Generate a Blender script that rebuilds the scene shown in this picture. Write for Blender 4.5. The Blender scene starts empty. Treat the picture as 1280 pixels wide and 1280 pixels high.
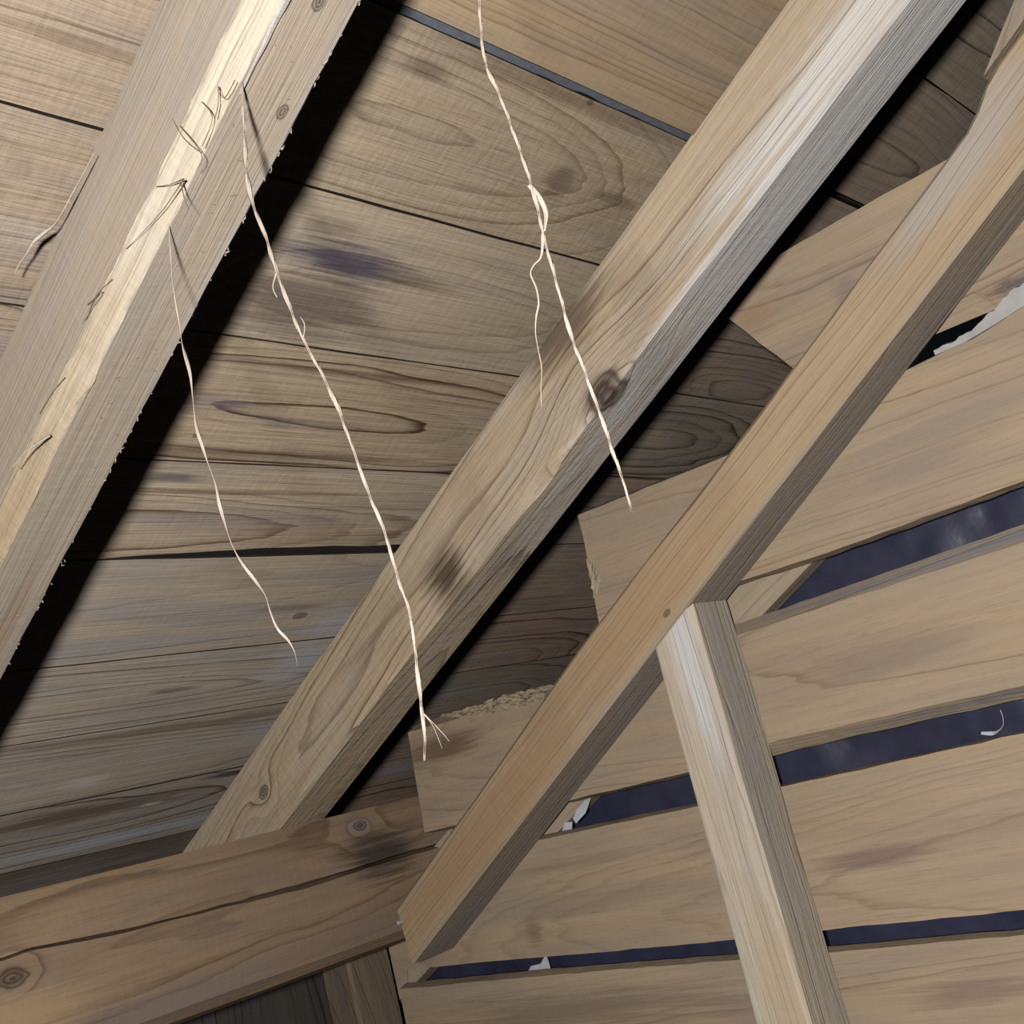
import bpy, bmesh, math, random
from mathutils import Vector, Matrix, noise as mn

random.seed(7)
scene = bpy.context.scene
COL = scene.collection
# ------------------------------------------------------------------ camera, light, exposure
# World: X = along the ridge towards the gable, Y = down the slope (horizontal), Z = up. Metres, eye at origin.
PITCH = 0.457812
S, C = math.sin(PITCH), math.cos(PITCH)
EX = Vector((1, 0, 0)); DN = Vector((0, C, -S)); NR = Vector((0, S, C))   # ridge, down-slope, roof normal

right = Vector((0.65217607, -0.71810734, -0.24287491))
down = Vector((0.00577013, 0.32508008, -0.94566889))
fwd = Vector((0.75804556, 0.6153412, 0.21615302))
cam_data = bpy.data.cameras.new('camera')
cam_data.sensor_width = 36.0
cam_data.lens = 1500.16 / 1280 * 36.0
cam_data.clip_start = 0.01
cam = bpy.data.objects.new('camera', cam_data)
COL.objects.link(cam)
cam.matrix_world = Matrix((
    (right.x, -down.x, -fwd.x, 0), (right.y, -down.y, -fwd.y, 0), (right.z, -down.z, -fwd.z, 0), (0, 0, 0, 1)))
scene.camera = cam

world = bpy.data.worlds.new('night')
scene.world = world
world.use_nodes = True
bgn = world.node_tree.nodes['Background']
bgn.inputs['Color'].default_value = (0.75, 0.85, 1.0, 1)
bgn.inputs['Strength'].default_value = 0.004

torch = bpy.data.lights.new('torch', 'POINT')
torch.energy = 146.0
torch.color = (1.0, 0.985, 0.97)
torch.shadow_soft_size = 0.05
torch_o = bpy.data.objects.new('torch', torch)
torch_o.location = (-0.37, -0.08, 0.04)
COL.objects.link(torch_o)

vs = scene.view_settings
vs.view_transform = 'Standard'; vs.look = 'None'; vs.gamma = 1.0; vs.use_curve_mapping = False
vs.exposure = 0.0
scene.cycles.diffuse_bounces = 0      # flash picture: shadows go black

# ------------------------------------------------------------------ helpers
def lin(c):
    out = []
    for x in c:
        x = x / 255.0
        out.append(x / 12.92 if x <= 0.04045 else ((x + 0.055) / 1.055) ** 2.4)
    return out

def frame(o, x, y, z):
    return Matrix(((x[0], y[0], z[0], o[0]), (x[1], y[1], z[1], o[1]), (x[2], y[2], z[2], o[2]), (0, 0, 0, 1)))

def roofp(X, s, n=1.0):
    return EX * X + DN * s + NR * n

def nz(a, b=0.0, c=0.0):
    return mn.noise(Vector((a, b, c)))

def link(name, me, mat, parent=None, mw=None):
    o = bpy.data.objects.new(name, me)
    COL.objects.link(o)
    if mat: me.materials.append(mat)
    if mw is not None: o.matrix_world = mw
    if parent is not None:
        bpy.context.view_layer.update()
        o.parent = parent
        o.matrix_parent_inverse = parent.matrix_world.inverted()
    return o

def mesh_from(name, verts, faces, smooth=False):
    me = bpy.data.meshes.new(name)
    bm = bmesh.new()
    vs_ = [bm.verts.new(v) for v in verts]
    for f in faces:
        try: bm.faces.new([vs_[i] for i in f])
        except ValueError: pass
    bmesh.ops.recalc_face_normals(bm, faces=bm.faces)
    for f in bm.faces: f.smooth = smooth
    bm.to_mesh(me); bm.free()
    return me

def empty(name, loc, label=None, cat=None, kind=None, group=None):
    o = bpy.data.objects.new(name, None)
    COL.objects.link(o); o.location = loc; o.empty_display_size = 0.05
    tag(o, label, cat, kind, group)
    bpy.context.view_layer.update()
    return o

def tag(o, label=None, cat=None, kind=None, group=None):
    if label: o['label'] = label
    if cat: o['category'] = cat
    if kind: o['kind'] = kind
    if group: o['group'] = group
    return o

def sweep(name, mat, mw, us, prof, parent=None, cap=True, endshift=None):
    """a timber: cross-section prof(u) -> [(v, w)] swept along local x; endshift(u_index, v, w) skews the ends"""
    verts, faces = [], []
    N = None
    for i, u in enumerate(us):
        p = prof(u)
        N = len(p)
        for (v, w) in p:
            uu = u + (endshift(i, v, w) if endshift else 0)
            verts.append((uu, v, w))
    for i in range(len(us) - 1):
        for j in range(N):
            k = (j + 1) % N
            faces.append((i * N + j, i * N + k, (i + 1) * N + k, (i + 1) * N + j))
    if cap:
        faces.append(tuple(range(N))); faces.append(tuple(range((len(us) - 1) * N, len(us) * N)))
    return link(name, mesh_from(name, verts, faces), mat, parent, mw)

def steps(a, b, h):
    n = max(1, int(round((b - a) / h)))
    return [a + (b - a) * i / n for i in range(n + 1)]

def rect_prof(v0, v1, w0, w1, ch, amp=0.0012, fr=9.0, seed=0.0):
    """rectangle with per-corner chamfers ch = 4 x (along v, along w); corners v0w0, v1w0, v1w1, v0w1"""
    def f(u):
        j = [amp * nz(u * fr, seed + 3.1 * k, 0.5) for k in range(8)]
        q = [(a(u) if callable(a) else a, b(u) if callable(b) else b) for a, b in ch]
        return [(v0 + q[0][0] + j[0], w0 + j[1] * .5), (v1 - q[1][0] + j[2], w0 + j[1] * .5), (v1 + j[3], w0 + q[1][1]), (v1 + j[3], w1 - q[2][1] + j[4]),
                (v1 - q[2][0] + j[5], w1 + j[6] * .6), (v0 + q[3][0] + j[5], w1 + j[6] * .6), (v0 + j[7], w1 - q[3][1] + j[4]), (v0 + j[7], w0 + q[0][1])]
    return f

def resample(poly, h, amp, seed):
    out = []
    n = len(poly)
    for i in range(n):
        a = Vector(poly[i]); b = Vector(poly[(i + 1) % n])
        m = max(1, int((b - a).length / h))
        t = (b - a)
        nrm = Vector((-t.y, t.x)).normalized() if t.length else Vector((0, 0))
        for k in range(m):
            p = a + t * (k / m)
            if k: p = p + nrm * amp * nz(p.x * 23 + seed, p.y * 23, seed)
            out.append((p.x, p.y))
    return out

def slab(name, mat, mw, front, back, thick, parent=None, h=0.05, amp=0.0015, seed=0.0, w=0.0, edge=None):
    """a board: front outline at local z = w, back outline at z = w - thick (same corner count, so edges may be waney)"""
    n = len(front)
    F, B = [], []
    for i in range(n):
        a = Vector(front[i]); b = Vector(front[(i + 1) % n]); c = Vector(back[i]); d = Vector(back[(i + 1) % n])
        m = max(1, int((b - a).length / h))
        nr = Vector((-(b - a).y, (b - a).x)).normalized() if (b - a).length else Vector((0, 0))
        for k in range(m):
            t = k / m
            p = a.lerp(b, t); q = c.lerp(d, t)
            if k:
                p = p + nr * amp * nz(p.x * 25 + seed, p.y * 25, seed)
                q = q + nr * amp * nz(q.x * 25 + seed, q.y * 25, seed + 9)
            F.append(p); B.append(q)
    N = len(F)
    verts = [(p.x, p.y, w) for p in F] + [(p.x, p.y, w - thick) for p in B]
    faces = [tuple(range(N)), tuple(range(N, 2 * N))]
    for i in range(N):
        k = (i + 1) % N
        faces.append((i, k, N + k, N + i))
    o = link(name, mesh_from(name, verts, faces), mat, parent, mw)
    if edge:                                   # sawn edges have their own, dirtier colour
        o.data.materials.append(edge)
        for i, p in enumerate(o.data.polygons):
            if i > 1: p.material_index = 1
    return o

def smooth_path(pts, per=6):
    P = [Vector(p) for p in pts]
    out = []
    for i in range(len(P) - 1):
        p0 = P[max(i - 1, 0)]; p1 = P[i]; p2 = P[i + 1]; p3 = P[min(i + 2, len(P) - 1)]
        for k in range(per):
            t = k / per
            out.append(0.5 * ((2 * p1) + (p2 - p0) * t + (2 * p0 - 5 * p1 + 4 * p2 - p3) * t * t + (3 * p1 - p0 - 3 * p2 + p3) * t ** 3))
    out.append(P[-1])
    return out

def ribbon_geo(path, wid, thk, turns, phase, off=0.0, ring=6, verts=None, faces=None):
    """a flat fibre, elliptical in section, twisting about (and at distance off from) the path"""
    verts = [] if verts is None else verts
    faces = [] if faces is None else faces
    base = len(verts)
    n = len(path)
    L = 0.0
    for i, p in enumerate(path):
        t = (path[min(i + 1, n - 1)] - path[max(i - 1, 0)]).normalized()
        if i: L += (path[i] - path[i - 1]).length
        a = t.cross(Vector((0.3, 0.9, 0.1))).normalized(); b = t.cross(a)
        ang = phase + turns * 2 * math.pi * L
        f = i / (n - 1)
        W = wid(f, L) if callable(wid) else wid
        T = thk(f, L) if callable(thk) else thk
        ax = a * math.cos(ang) + b * math.sin(ang); bx = -a * math.sin(ang) + b * math.cos(ang)
        O = off(f) if callable(off) else off
        c = p + bx * O
        for k in range(ring):
            th = 2 * math.pi * k / ring
            verts.append(c + ax * W * math.cos(th) + bx * T * math.sin(th))
        if i:
            for k in range(ring):
                k2 = (k + 1) % ring
                faces.append((base + (i - 1) * ring + k, base + (i - 1) * ring + k2, base + i * ring + k2, base + i * ring + k))
    faces.append(tuple(base + k for k in range(ring)))
    faces.append(tuple(base + (n - 1) * ring + k for k in range(ring)))
    return verts, faces

# ------------------------------------------------------------------ wood material (one material, each piece sets its own grain through properties)
class NT:
    def __init__(self, mat):
        mat.use_nodes = True
        self.t = mat.node_tree; self.n = self.t.nodes; self.l = self.t.links
        self.n.clear()
    def put(self, sock, v):
        if isinstance(v, bpy.types.NodeSocket): self.l.new(v, sock)
        elif v is not None:
            if hasattr(sock.default_value, '__len__') and not hasattr(v, '__len__'): v = (v, v, v)
            sock.default_value = v
    def m(self, op, a, b=None, c=None, clamp=False):
        x = self.n.new('ShaderNodeMath'); x.operation = op; x.use_clamp = clamp
        for i, v in enumerate((a, b, c)):
            if v is not None: self.put(x.inputs[i], v)
        return x.outputs[0]
    def vm(self, op, a, b=None, out=0):
        x = self.n.new('ShaderNodeVectorMath'); x.operation = op
        self.put(x.inputs[0], a)
        if b is not None:
            if op == 'SCALE': self.put(x.inputs['Scale'], b)
            else: self.put(x.inputs[1], b)
        return x.outputs['Value'] if op in ('LENGTH', 'DOT_PRODUCT', 'DISTANCE') else x.outputs[0]
    def noise(self, vec, detail=2.0, rough=0.5, scale=1.0, dist=0.0):
        x = self.n.new('ShaderNodeTexNoise'); x.inputs['Scale'].default_value = scale
        x.inputs['Detail'].default_value = detail; x.inputs['Roughness'].default_value = rough
        x.inputs['Distortion'].default_value = dist
        self.l.new(vec, x.inputs['Vector'])
        return x.outputs[0]
    def attr(self, name):
        x = self.n.new('ShaderNodeAttribute'); x.attribute_type = 'OBJECT'; x.attribute_name = name
        return x.outputs['Color'], x.outputs['Vector'], x.outputs['Alpha'], x.outputs['Fac']
    def sep(self, v):
        x = self.n.new('ShaderNodeSeparateXYZ'); self.l.new(v, x.inputs[0]); return x.outputs
    def comb(self, a, b, c):
        x = self.n.new('ShaderNodeCombineXYZ')
        for i, v in enumerate((a, b, c)): self.put(x.inputs[i], v)
        return x.outputs[0]
    def mix(self, f, a, b):
        x = self.n.new('ShaderNodeMix'); x.data_type = 'RGBA'
        self.put(x.inputs[0], f); self.put(x.inputs[6], a); self.put(x.inputs[7], b)
        return x.outputs[2]
    def ss(self, v, a, b, lo=0.0, hi=1.0):
        x = self.n.new('ShaderNodeMapRange'); x.interpolation_type = 'SMOOTHSTEP'
        self.put(x.inputs[0], v); self.put(x.inputs[1], a); self.put(x.inputs[2], b); self.put(x.inputs[3], lo); self.put(x.inputs[4], hi)
        return x.outputs[0]

def make_wood():
    mat = bpy.data.materials.new('weathered_wood')
    N = NT(mat)
    tc = N.n.new('ShaderNodeTexCoord')
    P = tc.outputs['Object']
    u, v, w = N.sep(P)
    pa = N.sep(N.attr('pith')[1]); pb = N.sep(N.attr('bend')[1]); pc = N.sep(N.attr('look')[1])
    ca = N.attr('tone_light')[0]; cb = N.attr('tone_dark')[0]; cg = N.attr('tone_grey')
    seed = pc[0]; contrast = pc[1]; rough = pc[2]
    off = N.comb(N.m('MULTIPLY', seed, 13.37), N.m('MULTIPLY', seed, 7.71), N.m('MULTIPLY', seed, 3.93))
    Q = N.vm('ADD', P, off)
    low = N.noise(N.vm('MULTIPLY', Q, (1.1, 7, 7)), 2)
    low2 = N.noise(N.vm('MULTIPLY', Q, (3.0, 22, 22)), 3)
    fine = N.noise(N.vm('MULTIPLY', Q, (9, 60, 60)), 2)
    # growth rings
    du = N.m('SUBTRACT', u, pa[0])
    d = N.m('ADD', pa[2], N.m('ADD', N.m('MULTIPLY', pb[0], du), N.m('MULTIPLY', pb[1], N.m('MULTIPLY', du, du))))
    d = N.m('SUBTRACT', d, w)
    dv = N.m('SUBTRACT', v, pa[1])
    dv = N.m('ADD', dv, N.m('MULTIPLY', N.m('SUBTRACT', low, 0.5), 0.075))
    d = N.m('ADD', d, N.m('MULTIPLY', N.m('SUBTRACT', low2, 0.5), 0.014))
    r = N.m('SQRT', N.m('ADD', N.m('MULTIPLY', dv, dv), N.m('MULTIPLY', d, d)))
    r = N.m('ADD', r, N.m('MULTIPLY', N.m('SUBTRACT', fine, 0.5), 0.0045))
    kmasks = []
    for i in (1, 2, 3):
        kc, kv, ka, _ = N.attr('knot_%d' % i)
        q = N.vm('MULTIPLY', N.vm('SUBTRACT', P, kc), (0.62, 1, 1))
        ka = N.m('MAXIMUM', ka, 0.00001)
        rk = N.m('DIVIDE', N.vm('LENGTH', q), ka)
        rk = N.m('ADD', rk, N.m('MULTIPLY', N.m('SUBTRACT', fine, 0.5), 0.9))
        bump = N.m('EXPONENT', N.m('MULTIPLY', N.m('MULTIPLY', rk, rk), -0.16))
        r = N.m('ADD', r, N.m('MULTIPLY', N.m('MULTIPLY', bump, ka), 1.6))
        kmasks.append((N.ss(rk, 1.15, 0.75), rk))
    ph = N.m('MULTIPLY', r, pb[2])
    ph = N.m('ADD', ph, N.m('MULTIPLY', low2, 0.5))
    fl = N.m('FLOOR', ph); fr = N.m('FRACT', ph)
    late = N.m('MULTIPLY', N.m('ADD', N.m('MULTIPLY', N.ss(fr, 0.1, 0.9), 0.30), N.m('MULTIPLY', N.ss(fr, 0.60, 0.92), 0.70)), N.ss(fr, 1.0, 0.91))
    late = N.m('MULTIPLY', late, N.ss(N.m('SUBTRACT', ph, N.m('MULTIPLY', pb[2], N.m('ABSOLUTE', pa[2]))), 0.15, 0.9))
    wn = N.n.new('ShaderNodeTexWhiteNoise'); wn.noise_dimensions = '1D'
    N.l.new(N.m('ADD', fl, seed), wn.inputs['W'])
    late = N.m('MULTIPLY', late, N.m('ADD', 0.08, N.m('MULTIPLY', N.m('POWER', wn.outputs[0], 2.6), 1.0)))
    # fibres, pores, blotches
    fib = N.noise(N.vm('MULTIPLY', Q, (7, 330, 330)), 3, 0.6)
    fib2 = N.noise(N.vm('MULTIPLY', Q, (2.5, 95, 95)), 3, 0.6)
    pore = N.ss(N.noise(N.vm('MULTIPLY', Q, (22, 420, 420)), 1), 0.62, 0.72)
    blot = N.noise(N.vm('MULTIPLY', Q, (3, 14, 14)), 4, 0.6)
    grain = N.m('MULTIPLY', contrast, late)
    grain = N.m('ADD', grain, N.m('MULTIPLY', N.m('SUBTRACT', fib, 0.5), 0.42))
    grain = N.m('ADD', grain, N.m('MULTIPLY', N.m('SUBTRACT', fib2, 0.5), N.m('ADD', 0.14, N.m('MULTIPLY', contrast, 0.62))))
    grain = N.m('ADD', grain, N.m('MULTIPLY', N.m('SUBTRACT', blot, 0.45), 0.45))
    grain = N.m('ADD', N.m('ADD', grain, 0.10), N.m('MULTIPLY', pore, 0.22), clamp=True)
    col = N.mix(grain, ca, cb)
    gm = N.m('MULTIPLY', N.ss(N.noise(N.vm('MULTIPLY', Q, (2.6, 17, 17)), 3, 0.6), 0.40, 0.66), cg[2])
    col = N.mix(gm, col, N.mix(N.m('MULTIPLY', grain, 0.75), cg[0], cb))
    # stains with a shape of their own
    streak = N.noise(N.vm('MULTIPLY', Q, (6, 130, 130)), 3, 0.65)
    for i in (1, 2, 3, 4, 5):
        sp = N.attr('stain_%d_at' % i)[1]; si = N.attr('stain_%d_size' % i)[1]; sc, _, sa, _ = N.attr('stain_%d_tone' % i)
        q = N.vm('MULTIPLY', N.vm('SUBTRACT', P, sp), si)
        dd = N.vm('LENGTH', q)
        dd = N.m('ADD', dd, N.m('MULTIPLY', N.m('SUBTRACT', streak, 0.5), 1.5))
        dd = N.m('ADD', dd, N.m('MULTIPLY', N.m('SUBTRACT', low2, 0.5), 0.8))
        f = N.m('MULTIPLY', N.ss(dd, 1.1, 0.25), sa)
        col = N.mix(f, col, sc)
    kd = lin((62, 50, 42))
    for km, rk in kmasks:
        ringk = N.m('ADD', 0.55, N.m('MULTIPLY', N.m('SINE', N.m('MULTIPLY', rk, 17.0)), 0.25))
        col = N.mix(N.m('MULTIPLY', km, ringk, clamp=True), col, (*kd, 1))
    # surface
    b = N.n.new('ShaderNodeBsdfPrincipled'); o = N.n.new('ShaderNodeOutputMaterial')
    N.l.new(col, b.inputs['Base Color'])
    b.inputs['Roughness'].default_value = 0.72
    b.inputs['Specular IOR Level'].default_value = 0.28
    saw = N.noise(N.vm('MULTIPLY', Q, (90, 34, 34)), 2)
    hgt = N.m('ADD', N.m('MULTIPLY', fib, 0.8), N.m('ADD', N.m('MULTIPLY', fib2, 0.7), N.m('MULTIPLY', late, -0.5)))
    hgt = N.m('ADD', hgt, N.m('MULTIPLY', saw, 0.5))
    bp = N.n.new('ShaderNodeBump'); bp.inputs['Strength'].default_value = 0.8
    N.l.new(N.m('MULTIPLY', rough, 0.002), bp.inputs['Distance'])
    N.l.new(hgt, bp.inputs['Height']); N.l.new(bp.outputs[0], b.inputs['Normal'])
    N.l.new(b.outputs[0], o.inputs[0])
    return mat

WOOD = make_wood()

def plain(name, rgb, rough=0.6, bump=None, spec=0.3, var=0.35):
    mat = bpy.data.materials.new(name); N = NT(mat)
    b = N.n.new('ShaderNodeBsdfPrincipled'); o = N.n.new('ShaderNodeOutputMaterial')
    tc = N.n.new('ShaderNodeTexCoord')
    n1 = N.noise(N.vm('MULTIPLY', tc.outputs['Object'], bump or (40, 40, 40)), 4, 0.6)
    a = lin(rgb); dk = [x * (1 - var) for x in a]
    N.l.new(N.mix(n1, (*dk, 1), (*[min(1, x * (1 + var * .6)) for x in a], 1)), b.inputs['Base Color'])
    b.inputs['Roughness'].default_value = rough; b.inputs['Specular IOR Level'].default_value = spec
    bp = N.n.new('ShaderNodeBump'); bp.inputs['Strength'].default_value = 0.5; bp.inputs['Distance'].default_value = 0.002
    N.l.new(n1, bp.inputs['Height']); N.l.new(bp.outputs[0], b.inputs['Normal'])
    N.l.new(b.outputs[0], o.inputs[0])
    return mat

FIBRE = plain('bast_fibre', (190, 174, 158), 0.45, (300, 300, 60), 0.5, 0.3)
BARE = plain('bare_sapwood', (240, 222, 186), 0.6, (60, 260, 60), 0.3, 0.28)
FIBRE_DARK = plain('brown_fibre', (120, 100, 80), 0.6)
MEMB = plain('dark_blue_film', (60, 62, 84), 0.38, (24, 24, 24), 0.6, 0.4)
FELT = plain('roofing_felt', (66, 68, 76), 0.8, (120, 120, 120), 0.2, 0.3)
PAPER = plain('white_paper', (225, 228, 240), 0.7)
STEEL = plain('bright_nail', (215, 215, 220), 0.35, None, 0.8)

TAN = dict(a=(196, 171, 136), b=(112, 86, 60), g=(150, 143, 136))
def tone(c, gain, sat=0.86):
    l = lin(c); m = (l[0] * .3 + l[1] * .55 + l[2] * .15)
    return [min(.9, (m + (x - m) * sat) * gain) for x in l]
def wood(o, a=None, b=None, g=None, gain=1.0, grey=0.35, seed=0.0, pith=(0, 0, 0.05), bend=(0.05, 0.15, 150), contrast=0.75, rough=1.0, stains=(), knots=()):
    """grain of one piece. pith, stain and knot centres are world points (Vector) or local triples"""
    inv = o.matrix_world.inverted()
    loc = lambda p: (inv @ p) if isinstance(p, Vector) else Vector(p)
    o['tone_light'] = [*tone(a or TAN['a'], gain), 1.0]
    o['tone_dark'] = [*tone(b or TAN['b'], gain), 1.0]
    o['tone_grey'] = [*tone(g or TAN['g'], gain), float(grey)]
    p = pith[0] if isinstance(pith[0], Vector) else None
    if p is not None:
        q = loc(p); o['pith'] = [q.x, q.y, float(pith[1])]
    else: o['pith'] = [float(x) for x in pith]
    o['bend'] = [float(x) for x in bend]
    o['look'] = [float(seed), float(contrast), float(rough)]
    for i in range(5):
        if i < len(stains):
            c, rad, tn, st = stains[i]; q = loc(c)
            o['stain_%d_at' % (i + 1)] = [q.x, q.y, q.z]
            o['stain_%d_size' % (i + 1)] = [1.0 / x for x in rad]
            o['stain_%d_tone' % (i + 1)] = [*tone(tn, gain), float(st)]
        else:
            o['stain_%d_at' % (i + 1)] = [0.0, 0.0, 0.0]; o['stain_%d_size' % (i + 1)] = [0.0, 0.0, 0.0]; o['stain_%d_tone' % (i + 1)] = [0.0, 0.0, 0.0, 0.0]
    for i in range(3):
        if i < len(knots):
            c, rad = knots[i]; q = loc(c)
            o['knot_%d' % (i + 1)] = [q.x, q.y, q.z, float(rad)]
        else: o['knot_%d' % (i + 1)] = [50.0, 50.0, 50.0, 0.001]
    return o

# ------------------------------------------------------------------ ceiling: boards on the underside of the roof
ceiling = empty('ceiling', roofp(1.0, 0.8, 1.0), kind='structure')
# joints between rows (down-slope position), each (left, right) so that rows are not quite parallel; gap below the joint
JT = [(-0.62, -0.62, .001), (-0.40, -0.40, .001), (-0.18, -0.18, .001), (0.040, 0.040, .001), (0.252, 0.252, .010), (0.473, 0.474, .0016), (0.687, 0.688, .0012), (0.892, 0.893, .001),
      (1.075, 1.077, .0015), (1.303, 1.292, .001), (1.486, 1.472, .001), (1.684, 1.662, .003), (1.868, 1.868, .002), (2.06, 2.06, .004), (2.26, 2.26, .004)]
DK = (66, 54, 46)
GREYS = (108, 100, 98)
EDGE = plain('dirty_board_edge', (62, 54, 48), .85, (20, 200, 200), .1, .4)
def RP(X, s): return roofp(X, s, 1.0)
def plank(row, x0, x1, **kw):
    lx, rx = 0.65, 1.46
    def jl(j, X):
        a, b, g = JT[j]
        return a + (b - a) * (X - lx) / (rx - lx)
    up = kw.pop('up', 0.0)          # how far the plank's upper edge stands back (wide gap)
    wave = kw.pop('wave', None)
    drop = kw.pop('drop', 0.0)      # plank sits lower than its neighbours
    shift = kw.pop('shift', 0.0)
    xm = (x0 + x1) / 2; sm = (jl(row, xm) + jl(row + 1, xm)) / 2
    mw = frame(roofp(xm, sm, 1.0 - drop), EX, -DN, -NR)
    fr = []
    N = 12
    hi, lo = [], []
    for i in range(N + 1):
        X = x0 + (x1 - x0) * i / N
        s0 = jl(row, X) + JT[row][2] + shift + up; s1 = jl(row + 1, X) + shift
        s0 += 0.0012 * nz(X * 9, row * 3.3, 1.0); s1 += 0.0012 * nz(X * 9, row * 3.3, 7.0)
        if wave: s1 -= wave(X)
        hi.append((X - xm, -(s0 - sm))); lo.append((X - xm, -(s1 - sm)))
    c = 0.0009
    front = [(a, b - c) for a, b in hi] + [(a, b + c) for a, b in reversed(lo)]
    back = hi + list(reversed(lo))
    o = slab('plank', WOOD, mw, front, back, 0.022, ceiling, h=10, amp=0, edge=EDGE)
    wood(o, **kw)
    return o

PL = dict(a=(190, 164, 128), b=(108, 82, 58))
MIDDLE = {
 3: dict(a=(188, 160, 122), b=(128, 100, 72), pith=(RP(1.25, -.05), .09), bend=(.1, .05, 120), contrast=.45, grey=.45, g=(150, 140, 132), rough=.7),
 4: dict(a=(184, 162, 130), b=(98, 74, 52), pith=(RP(.97, .368), .018), bend=(.02, .42, 75), contrast=.62, grey=.25, rough=1.5,
         stains=[(RP(1.225, .375), (.035, .035, .03), (84, 60, 44), .6), (RP(1.35, .375), (.06, .012, .03), (92, 68, 50), .5), (RP(.93, .305), (.05, .018, .03), (84, 66, 50), .55), (RP(1.15, .272), (.35, .015, .03), (100, 78, 58), .5)],
         knots=[(RP(1.19, .2675), .004)]),
 5: dict(a=(186, 166, 138), b=(106, 82, 58), pith=(RP(1.19, .60), .035), bend=(.03, .30, 85), contrast=.55, grey=.3,
         stains=[(RP(.985, .558), (.14, .030, .03), (72, 68, 84), .9), (RP(.94, .628), (.15, .06, .03), (88, 76, 72), .7), (RP(1.10, .565), (.10, .012, .03), (86, 66, 52), .55), (RP(.93, .515), (.05, .015, .03), (90, 72, 58), .4)]),
 6: dict(a=(186, 163, 130), b=(80, 56, 38), pith=(RP(1.10, .80), .012), bend=(.0, .28, 78), contrast=1.05, grey=.1,
         stains=[(RP(.90, .79), (.10, .016, .03), (128, 118, 122), .6), (RP(1.06, .815), (.12, .012, .03), (120, 108, 106), .4), (RP(1.0, .873), (.45, .007, .03), (84, 60, 42), .6), (RP(1.05, .722), (.4, .007, .03), (80, 56, 40), .6)],
         knots=[(RP(.90, .848), .004)]),
 7: dict(a=(182, 162, 134), b=(98, 72, 50), pith=(RP(.9, 1.02), .05), bend=(.03, .05, 95), contrast=.8, grey=.35,
         stains=[(RP(.90, .922), (.05, .010, .03), (98, 90, 92), .8), (RP(1.05, 1.0), (.25, .022, .03), (130, 118, 116), .5), (RP(1.0, .947), (.4, .007, .03), (104, 78, 56), .6), (RP(1.2, 1.03), (.3, .04, .03), (160, 132, 100), .3)]),
 8: dict(a=(172, 154, 130), b=(104, 88, 70), pith=(RP(1.0, 1.12), .07), bend=(.05, .04, 110), contrast=.5, grey=.55, g=(140, 138, 140), rough=.7,
         stains=[(RP(1.15, 1.265), (.5, .022, .03), (142, 138, 138), .5), (RP(1.38, 1.26), (.09, .06, .03), (160, 160, 166), .6), (RP(1.25, 1.205), (.1, .01, .03), (96, 76, 58), .5)],
         knots=[(RP(1.288, 1.227), .009)]),
 9: dict(a=(164, 150, 130), b=(84, 70, 58), pith=(RP(.98, 1.398), .012), bend=(.03, .10, 85), contrast=.7, grey=.5, g=(140, 136, 132), rough=.7,
         stains=[(RP(1.36, 1.35), (.1, .07, .03), (160, 160, 166), .6), (RP(1.12, 1.392), (.06, .008, .03), (80, 70, 66), .6)]),
 10: dict(a=(158, 144, 124), b=(78, 64, 52), pith=(RP(1.0, 1.60), .02), bend=(.05, .12, 80), contrast=.65, grey=.45, g=(140, 136, 132), rough=.7,
         stains=[(RP(1.06, 1.62), (.07, .02, .03), (176, 172, 166), .55), (RP(1.2, 1.50), (.5, .02, .03), (96, 74, 56), .6), (RP(1.4, 1.56), (.06, .05, .03), (150, 148, 150), .4)]),
 11: dict(a=(150, 136, 118), b=(66, 52, 44), pith=(RP(1.2, 1.73), .02), bend=(.1, .10, 80), contrast=.9, grey=.35, g=(128, 128, 132), rough=.8,
         stains=[(RP(1.10, 1.72), (.32, .03, .03), (74, 56, 44), .75), (RP(1.2, 1.83), (.5, .026, .03), (150, 156, 162), .75), (RP(1.40, 1.685), (.09, .012, .03), (44, 36, 32), .8), (RP(1.235, 1.735), (.03, .006, .03), (186, 178, 164), .6)]),
 12: dict(a=(120, 106, 90), b=(60, 48, 40), pith=(RP(1.2, 1.98), .05), contrast=.6, grey=.5, rough=.8),
 13: dict(a=(120, 106, 90), b=(60, 48, 40), pith=(RP(1.2, 2.2), .05), contrast=.6, grey=.5, rough=.8),
}
def wavy(X):
    # lower edge of the row above the open joint
    t = (X - 0.86) / 0.25
    return max(0.0, min(1.0, t)) * 0.0165 + 0.004 * (nz(X * 14, 2.2) if X > 0.9 else 0)
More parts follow.
